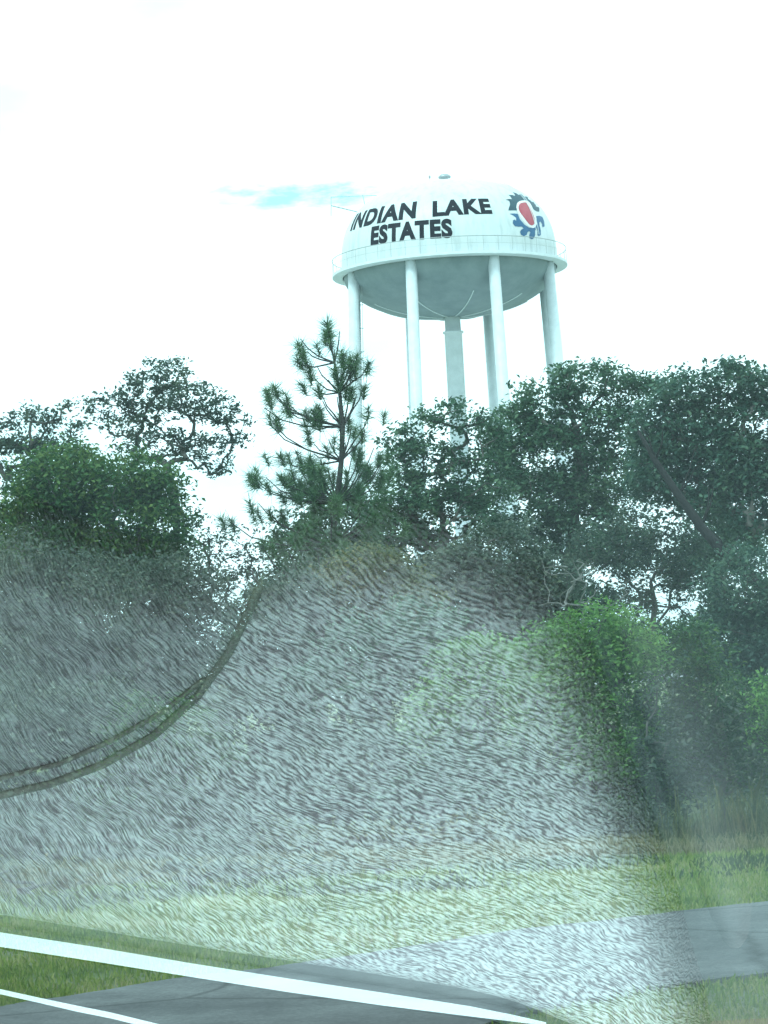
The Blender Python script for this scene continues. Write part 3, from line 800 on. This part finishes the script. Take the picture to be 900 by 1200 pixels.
# legs
for k in range(8):
    a_ = R(-90 - 22.5 + 0.0 + 45 * k)
    rt_, rbm = 8.03, 8.03 + .040 * TC[2]
    ztop = TC[2] - .26
    mb = MB()
    ca, sa_ = math.cos(a_), math.sin(a_)
    mb.tube([(TC[0] + rbm * ca, TC[1] + rbm * sa_, .35), (TC[0] + rt_ * ca, TC[1] + rt_ * sa_, ztop)], [.47, .43], 20)
    lg = mb.build('leg', M['steel'], tower, True)
    for p_ in lg.data.polygons: p_.use_smooth = len(p_.vertices) == 4
    mb = MB(); mb.box((TC[0] + rbm * ca - .9, TC[1] + rbm * sa_ - .9, 0), (TC[0] + rbm * ca + .9, TC[1] + rbm * sa_ + .9, .38))
    mb.build('footing', M['under'], lg)
# riser
rz = TC[2] - Hb
mb = MB(); mb.lathe([(.68, -TC[2]), (.68, -Hb - 1.35), (.80, -Hb - 1.33), (.80, -Hb - 1.2), (.62, -Hb - 1.18), (.60, -Hb + .3)], TC, 40)
rs = mb.build('riser', M['steel'], tower, True)
for p_ in rs.data.polygons: pass
# plate seams running up the bowl from the riser
mb = MB()
for k in range(8):
    a_ = R(-90 + 0.4 + 45 * k + 14)
    pts = []
    for q_ in np.linspace(R(85), R(42), 12):
        r_ = Rs * .985 * math.cos(q_) + .02; z_ = -.12 - Hb * math.sin(q_) - .02
        pts.append((TC[0] + r_ * math.cos(a_), TC[1] + r_ * math.sin(a_), TC[2] + z_))
    mb.tube(pts, .045, 6)
mb.build('weld_seams', M['steel'], tower)
mb = MB()
for k in range(8):
    a1 = R(-90 - 22.5 + 0.0 + 45 * k); a2 = a1 + R(45)
    for za, zb in ((TC[2] - 16, 3), (3, TC[2] - 16)):
        ra = 8.03 + .040 * (TC[2] - za); rb_ = 8.03 + .040 * (TC[2] - zb)
        mb.tube([(TC[0] + ra * math.cos(a1), TC[1] + ra * math.sin(a1), za), (TC[0] + rb_ * math.cos(a2), TC[1] + rb_ * math.sin(a2), zb)], .03, 5)
mb.build('bracing_rods', M['steel'], tower)
# top vent, small beacon, antenna, shoulder ladder, leg ladder
mb = MB(); mb.lathe([(.22, Hd - .1), (.22, Hd + .45), (.48, Hd + .5), (.50, Hd + .62), (.30, Hd + .78), (.02, Hd + .84)], TC, 24, close_top=True)
mb.build('vent', M['galv'], tower, True)
mb = MB(); bx = TC[0] - 1.15
mb.tube([(bx, TC[1], TC[2] + Hd - .12), (bx, TC[1], TC[2] + Hd + .55)], .025, 6); mb.lathe([(.06, Hd + .55), (.09, Hd + .62), (.08, Hd + .74), (.01, Hd + .8)], (bx, TC[1], TC[2]), 10)
mb.build('beacon', M['galv'], tower)
mb = MB()
A = [at(388, 231, DT + 1.5), at(388, 253, DT + 1.5), at(440, 229, DT + 1.5), at(430, 251, DT + 1.5), at(388, 241, DT + 1.5), at(425, 228.5, DT + 1.5)]
mb.tube([A[0], A[1]], .028, 5); mb.tube([A[0], A[2]], .03, 5); mb.tube([A[4], A[3]], .045, 5); mb.tube([A[5], A[3]], .028, 5)
q = A[2]; mb.tube([A[2], at(452, 232, DT)], .03, 5)
mb.build('antenna', M['galv'], tower)
mb = MB()
for da_ in (-.018, .018):
    a_ = R(-38) + da_
    pts = []
    for i in range(4, 40, 2):
        r_d, z_d = dome(math.pi / 2 * i / ND); pts.append((TC[0] + (r_d + .12) * math.cos(a_), TC[1] + (r_d + .12) * math.sin(a_), TC[2] + z_d + .06))
    mb.tube(pts, .022, 4)
mb.build('dome_ladder', M['steel'], tower)
mb = MB()
a_ = R(-90 - 22.5 + 0.0 - 45)
for off in (-.2, .2):
    mb.tube([(TC[0] + (8.03 + .040 * (TC[2] - 3)) * math.cos(a_) + .62, TC[1] + (8.03) * math.sin(a_) - .2 + off, 3), (TC[0] + 8.03 * math.cos(a_) + .62, TC[1] + 8.03 * math.sin(a_) - .2 + off, TC[2] - .3)], .018, 4)
for k in range(14):
    z_ = 6 + k * (TC[2] - 7) / 14; r_l = 8.03 + .040 * (TC[2] - z_)
    mb.tube([(TC[0] + r_l * math.cos(a_), TC[1] + r_l * math.sin(a_) - .2, z_), (TC[0] + r_l * math.cos(a_) + .72, TC[1] + 8.03 * math.sin(a_) - .2, z_)], .03, 4)
mb.build('leg_ladder', M['galv'], tower)

# painted lettering and emblem on the dome: laid out in azimuth and profile length
TT = np.linspace(0, math.pi / 2, 400)
DR = np.array([dome(x) for x in TT])
SL = np.r_[0, np.cumsum(np.linalg.norm(np.diff(DR, axis=0), axis=1))]
def surf(az, s, off=.012):
    """az: angle from the direction facing the car, right positive; s: length up the profile from the ring."""
    r = np.interp(s, SL, DR[:, 0]); z = np.interp(s, SL, DR[:, 1])
    e = .02; r2 = np.interp(s + e, SL, DR[:, 0]); z2 = np.interp(s + e, SL, DR[:, 1])
    tx, tz = r2 - r, z2 - z; L_ = np.hypot(tx, tz) + 1e-9
    nr, nz_ = tz / L_, -tx / L_
    r = r + nr * off; z = z + nz_ * off
    return np.stack([TC[0] + r * np.sin(az), TC[1] - r * np.cos(az), TC[2] + z], -1)
# inverse: pixel -> (az, s)
GA, GS = np.meshgrid(np.linspace(-1.36, 1.36, 900), np.linspace(.02, 7.5, 700))
GP = surf(GA, GS, 0)
d = GP - np.array([0, 0, EYE]); dc = d @ MN          # camera coordinates
GX = 450 + F * dc[..., 0] / -dc[..., 2]; GY = 600 - F * dc[..., 1] / -dc[..., 2]
def inv(px, py):
    q = (GX - px) ** 2 + (GY - py) ** 2
    i = np.unravel_index(np.argmin(q), q.shape); return float(GA[i]), float(GS[i])

def fine(me_bm, step):
    """cut a flat mesh into cells so that it can follow the dome."""
    xs_ = [v.co.x for v in me_bm.verts]; ys_ = [v.co.y for v in me_bm.verts]
    for ax, lo, hi in ((0, min(xs_), max(xs_)), (1, min(ys_), max(ys_))):
        c = lo + step
        while c < hi:
            co = Vector((c, 0, 0)) if ax == 0 else Vector((0, c, 0)); no = Vector((1, 0, 0)) if ax == 0 else Vector((0, 1, 0))
            bmesh.ops.bisect_plane(me_bm, geom=me_bm.verts[:] + me_bm.edges[:] + me_bm.faces[:], plane_co=co, plane_no=no)
            c += step

def text_on(txt, start, end, cap_px, wt=.03):
    """start / end: baseline ends in photo pixels; cap_px: a pixel on the cap line above the middle of the word."""
    cu = bpy.data.curves.new('t', 'FONT'); cu.body = txt; cu.offset = wt; cu.space_character = 1.12; cu.resolution_u = 4
    ob = bpy.data.objects.new('t', cu); col.objects.link(ob)
    dg = bpy.context.evaluated_depsgraph_get()
    me_ = bpy.data.meshes.new_from_object(ob.evaluated_get(dg))
    bpy.data.objects.remove(ob)
    b_ = bmesh.new(); b_.from_mesh(me_); bmesh.ops.remove_doubles(b_, verts=b_.verts, dist=1e-4)
    fine(b_, .12)
    co = np.array([v.co[:] for v in b_.verts]); x0, x1 = co[:, 0].min(), co[:, 0].max()
    y0 = 0; y1 = .729
    (a0, s0), (a1, s1) = inv(*start), inv(*end)
    mx_, my_ = (start[0] + end[0]) / 2, (start[1] + end[1]) / 2
    am, sm_ = inv(*cap_px)
    sb_ = (s0 + s1) / 2
    caph = sm_ - sb_
    print('TEXT', txt, 'az', round(a0, 3), round(a1, 3), 's', round(s0, 2), round(s1, 2), 'cap', round(caph, 2))
    u = (co[:, 0] - x0) / (x1 - x0)
    az = a0 + (a1 - a0) * u
    s_ = s0 + (s1 - s0) * u + caph * co[:, 1] / y1
    W = surf(az, s_)
    for v, w__ in zip(b_.verts, W): v.co = w__
    b_.to_mesh(me_); b_.free()
    me_.materials.clear()
    me_.name = 'lettering'
    return me_, tank
def lettering(*a, **k):
    me_, par = text_on(*a, **k)
    o = link('lettering', me_, M['black'], par)
lettering('INDIAN', (410.5, 270), (487, 254.5), (448, 242), wt=.050)
lettering('LAKE', (507, 253), (577, 249.5), (541, 233.5), wt=.050)
lettering('ESTATES', (434.5, 286.5), (530.5, 277), (482, 259.5), wt=.056)

def decal(name, pts9, mat, off, par):
    """outline traced on the emblem, laid onto the dome in (azimuth, profile length)."""
    pts = [inv(570 + x / 9, 210 + y / 9) for x, y in pts9]
    k = 8.0
    b_ = bmesh.new(); vs_ = [b_.verts.new((a_ * k, s_, 0)) for a_, s_ in pts]
    b_.faces.new(vs_); bmesh.ops.triangulate(b_, faces=b_.faces[:]); fine(b_, .3)
    co = np.array([v.co[:] for v in b_.verts]); W = surf(co[:, 0] / k, co[:, 1], off)
    for v, w__ in zip(b_.verts, W): v.co = w__
    bmesh.ops.recalc_face_normals(b_, faces=b_.faces[:])
    me_ = bpy.data.meshes.new(name); b_.to_mesh(me_); b_.free()
    return link(name, me_, mat, par)
def spl(pts, n=5):
    out_ = []; m = len(pts)
    for i in range(m):
        p0, p1, p2, p3 = [np.array(pts[(i + j) % m], float) for j in (-1, 0, 1, 2)]
        for k_ in range(n):
            t_ = k_ / n; out_.append(tuple(.5 * (2 * p1 + (p2 - p0) * t_ + (2 * p0 - 5 * p1 + 4 * p2 - p3) * t_ ** 2 + (3 * p1 - p0 - 3 * p2 + p3) * t_ ** 3)))
    return out_
flames = [(232, 330), (236, 300), (250, 268), (246, 240), (232, 226), (200, 218), (240, 208), (268, 212), (258, 190), (232, 166), (272, 168), (300, 176), (296, 158), (275, 138), (310, 146), (340, 168), (362, 152), (385, 168), (392, 182), (425, 184), (440, 196), (436, 208), (460, 222), (478, 240), (500, 240), (508, 262), (522, 270), (520, 288), (556, 296), (556, 344), (530, 342), (500, 322), (470, 290), (430, 250), (380, 236), (340, 250), (322, 290), (322, 330)]
curls = [(245, 364), (290, 362), (330, 366), (350, 420), (400, 480), (450, 512), (500, 508), (522, 470), (520, 410), (524, 388), (560, 386), (590, 400), (606, 440), (612, 500), (590, 508), (584, 470), (570, 448), (556, 456), (560, 490), (572, 540), (572, 590), (552, 602), (538, 590), (540, 550), (530, 520), (512, 540), (512, 590), (500, 622), (478, 634), (452, 620), (450, 590), (462, 560), (450, 548), (432, 560), (424, 588), (394, 602), (364, 588), (354, 556), (366, 534), (390, 520), (372, 500), (340, 502), (298, 496), (278, 466), (280, 436), (296, 424), (312, 440), (312, 408), (280, 384)]
oval = spl([(385, 226), (440, 236), (478, 290), (500, 350), (522, 400), (528, 470), (510, 506), (478, 514), (430, 486), (372, 420), (330, 352), (316, 290), (332, 244)])
core = spl([(385, 248), (420, 252), (450, 290), (478, 345), (500, 400), (506, 450), (490, 486), (450, 478), (396, 410), (352, 350), (336, 300), (350, 262)])
em = decal('emblem', flames, M['navy'], .012, tank)
decal('emblem_curls', curls, M['blue'], .016, em)
decal('emblem_border', oval, M['emwhite'], .024, em)
decal('emblem_core', core, M['red'], .034, em)

# ------------------------------------------------------------------ the car the photo is taken from: windscreen and dashboard
ALPHA = R(20); GY0 = .78; DZ = -.27
tn_ = math.tan(ALPHA)
gn = Vector((0, math.sin(ALPHA), math.cos(ALPHA)))          # normal of the pane
def dashpt(px, py, z=DZ):
    """where the reflection in the pane seen at that pixel comes from, on the plane z below the eye."""
    d = ray(px, py); g0 = Vector((0, GY0, 0))
    tt = gn.dot(g0) / gn.dot(d); h = d * tt
    r = d - 2 * d.dot(gn) * gn
    k = (z - h.z) / r.z
    q = h + r * k
    return Vector((q.x, q.y, EYE + z))
for q in ((0, 600), (450, 640), (450, 1100), (700, 1100), (0, 1100), (900, 1200), (450, 0)):
    print('DASH', q, [round(c, 3) for c in dashpt(*q)])
car = empty('car', (0, .4, 0)); tag(car, 'dark car seen from inside, its tinted windscreen mirroring the grained leather dashboard', 'car')
# pane: 5 mm thick, rising towards the driver
y_b, y_t = 1.50, -.45
def gz(y): return EYE - (y - GY0) * tn_
mb = MB(); hw = .78
th = gn * .005
v = []
for y in (y_b, y_t):
    for x in (-hw, hw):
        p_ = Vector((x, y, gz(y))); v += [p_, p_ + th]
mb.add([tuple(p_) for p_ in v], [(0, 2, 6, 4), (1, 5, 7, 3), (0, 1, 3, 2), (4, 6, 7, 5), (0, 4, 5, 1), (2, 3, 7, 6)])
mb.build('windscreen', M['glass'], car)

def slab(name, outline, ztop, thick, mat, parent, bev=.006, segs=3):
    b_ = bmesh.new(); vs_ = [b_.verts.new((p_.x, p_.y, ztop)) for p_ in outline]
    f_ = b_.faces.new(vs_); f_.normal_update()
    if f_.normal.z < 0: f_.normal_flip()
    ex_ = bmesh.ops.extrude_face_region(b_, geom=[f_]); 
    for vv in [e for e in ex_['geom'] if isinstance(e, bmesh.types.BMVert)]: vv.co.z -= thick
    bmesh.ops.recalc_face_normals(b_, faces=b_.faces[:])
    top_e = [e for e in b_.edges if all(abs(q_.co.z - ztop) < 1e-5 for q_ in e.verts)]
    if bev: bmesh.ops.bevel(b_, geom=top_e, offset=bev, segments=segs, affect='EDGES', profile=.6)
    me_ = bpy.data.meshes.new(name); b_.to_mesh(me_); b_.free()
    return link(name, me_, mat, parent)
ZD = EYE + DZ
# dashboard body, under everything
dash = slab('dashboard', [Vector((-.75, .60, 0)), Vector((.75, .60, 0)), Vector((.75, 1.47, 0)), Vector((-.75, 1.47, 0))], ZD - .030, .25, M['dash_dark'], car)
pad_px = [(-260, 560), (-80, 620), (40, 640), (110, 670), (200, 690), (290, 672), (345, 645), (420, 640), (500, 650), (570, 665), (640, 705), (690, 770), (725, 860), (755, 950), (790, 1040), (815, 1130), (840, 1270), (720, 1260), (640, 1225), (560, 1196), (450, 1176), (225, 1142), (0, 1106), (-260, 1066)]
pp = spl(pad_px, 4)
def cushion(name, outline, z0, height, fade, mat, parent, step=.004, pw_=1.0, darker=None):
    """soft padded panel: a fine grid inside the outline, swelling from its edge to its full height."""
    Q = np.array([(p_.x, p_.y) for p_ in outline])
    X, Y = np.meshgrid(np.arange(Q[:, 0].min(), Q[:, 0].max() + step, step), np.arange(Q[:, 1].min(), Q[:, 1].max() + step, step))
    P_ = np.c_[X.ravel(), Y.ravel()]
    ins = in_poly(P_, Q)
    dmin = np.full(len(P_), 9.0)
    for k_ in range(len(Q)):
        a_, b__ = Q[k_], Q[(k_ + 1) % len(Q)]
        ab_ = b__ - a_; t_ = np.clip(((P_ - a_) @ ab_) / (ab_ @ ab_ + 1e-12), 0, 1)
        dmin = np.minimum(dmin, np.linalg.norm(P_ - a_ - t_[:, None] * ab_, axis=1))
    dmin[~ins] = 0
    u_ = np.clip(dmin / fade, 0, 1); sm_ = u_ * u_ * (3 - 2 * u_)  # soft fall-off of light at the edge, painted as a fade to dark colour
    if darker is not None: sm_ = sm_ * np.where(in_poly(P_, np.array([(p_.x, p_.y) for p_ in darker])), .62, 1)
    Z = z0 + height * (1 - (1 - np.clip(dmin / (fade * .8), 0, 1)) ** 2.2)
    ny_, nx_ = X.shape; I = np.arange(ny_ * nx_).reshape(ny_, nx_)
    q4 = np.stack([I[:-1, :-1], I[:-1, 1:], I[1:, 1:], I[1:, :-1]], -1).reshape(-1, 4)
    q4 = q4[ins[q4].any(axis=1)]
    used = np.unique(q4); rm = np.zeros(len(P_), int); rm[used] = np.arange(len(used))
    me_ = bpy.data.meshes.new(name)
    me_.from_pydata(np.c_[P_[used], Z[used]].tolist(), [], rm[q4].tolist()); me_.update()
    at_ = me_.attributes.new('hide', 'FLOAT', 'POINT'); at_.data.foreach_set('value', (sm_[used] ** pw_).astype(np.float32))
    return link(name, me_, mat, parent, True)
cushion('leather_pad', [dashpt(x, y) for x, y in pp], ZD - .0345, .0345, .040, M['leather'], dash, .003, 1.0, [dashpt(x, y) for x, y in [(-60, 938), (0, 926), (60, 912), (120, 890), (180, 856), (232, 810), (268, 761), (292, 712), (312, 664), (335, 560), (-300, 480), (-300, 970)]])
side_px = [(705, 705), (765, 700), (830, 780), (862, 880), (882, 980), (890, 1070), (880, 1120), (850, 1125), (812, 1050), (778, 960), (745, 870), (715, 780)]
cushion('side_panel', [dashpt(x, y, DZ - .022) for x, y in spl(side_px, 4)], ZD - .0325, .010, .028, M['skin'], dash)
ledge_px = [(-260, 1030), (0, 1040), (200, 1050), (420, 1060), (600, 1090), (700, 1130), (740, 1225), (640, 1203), (550, 1184), (450, 1168), (225, 1134), (0, 1098), (-260, 1062)]
cushion('front_ledge', [dashpt(x, y, DZ - .022) for x, y in ledge_px], ZD - .0325, .008, .010, M['skin'], dash, .003)
def strip(name, pxs, z, rad, mat, flat=.35):
    P_ = [dashpt(x, y, z) for x, y in pxs]
    mb_ = MB(); mb_.tube(P_, rad, 8)
    o_ = mb_.build(name, M[mat], dash, True)
    return o_
seam1 = [(-60, 944), (0, 932), (60, 918), (120, 896), (180, 862), (232, 815), (268, 765), (292, 715), (312, 668)]
strip('seam', seam1, DZ + .0008, .0021, 'seam')
seam2 = [(-60, 924), (0, 912), (70, 895), (130, 868), (190, 835), (240, 795)]
strip('seam', seam2, DZ + .0008, .0013, 'seam')
def ribbon(name, pxs, z, wpx, mat):
    """flat bright strip lying on the dash."""
    P_ = []; Q_ = []
    for (x, y), wv in zip(pxs, wpx):
        P_.append(dashpt(x, y - wv / 2, z)); Q_.append(dashpt(x, y + wv / 2, z))
    out_ = P_ + Q_[::-1]
    return slab(name, out_, EYE + z, .006, mat, dash, .0, 1)
ribbon('trim_strip', [(-60, 1090), (0, 1101), (110, 1118), (225, 1137), (340, 1155), (450, 1171), (550, 1185), (600, 1193), (640, 1200)], DZ - .020, [17, 17, 17, 16, 16, 15, 12, 8, 4], M['chrome'])
ribbon('trim_strip', [(-60, 1150), (0, 1162), (45, 1172), (90, 1182), (130, 1190), (175, 1201), (260, 1222)], DZ - .020, [6, 6, 6, 7, 7, 7, 7], M['chrome'])
blocker_px = [(-260, 1072), (0, 1116), (225, 1150), (450, 1184), (560, 1199), (600, 1215), (600, 1420), (-260, 1420)]
slab('reflection_blocker', [dashpt(x, y, DZ - .024) for x, y in blocker_px], ZD - .0262, .006, M['blocker'], dash, 0, 1)  # invented dark panel, keeps the reflected veil off the glass beyond the trim
# bonnet, lower body and floor under the dashboard
mb = MB(); mb.box((-.85, 1.52, .5), (.85, 2.9, EYE - .62)); mb.build('bonnet', M['carpaint'], car)
mb = MB(); mb.box((-.80, -.9, .28), (.80, 1.515, .36)); mb.build('floor_pan', M['dash_dark'], car)
mb = MB(); mb.box((-.78, 1.42, .361), (.78, 1.468, ZD - .285)); mb.build('firewall', M['dash_dark'], car)
for sx in (-1, 1):
    mb = MB(); n = 28
    for rr_, ww_ in ((.33, .2),):
        prof_ = [(.19, -.1), (.31, -.1), (.34, -.06), (.34, .06), (.31, .1), (.19, .1), (.19, -.1)]
        V = []; Fq = []
        for i, (r0_, x0_) in enumerate(prof_):
            for k in range(n):
                a_ = 2 * math.pi * k / n; V.append((sx * .74 + x0_, 2.2 + r0_ * math.cos(a_), .34 + r0_ * math.sin(a_)))
        for i in range(len(prof_) - 1):
            for k in range(n): Fq.append((i * n + k, i * n + (k + 1) % n, (i + 1) * n + (k + 1) % n, (i + 1) * n + k))
        mb.add(V, Fq)
    mb.build('wheel', M['seam'], car)
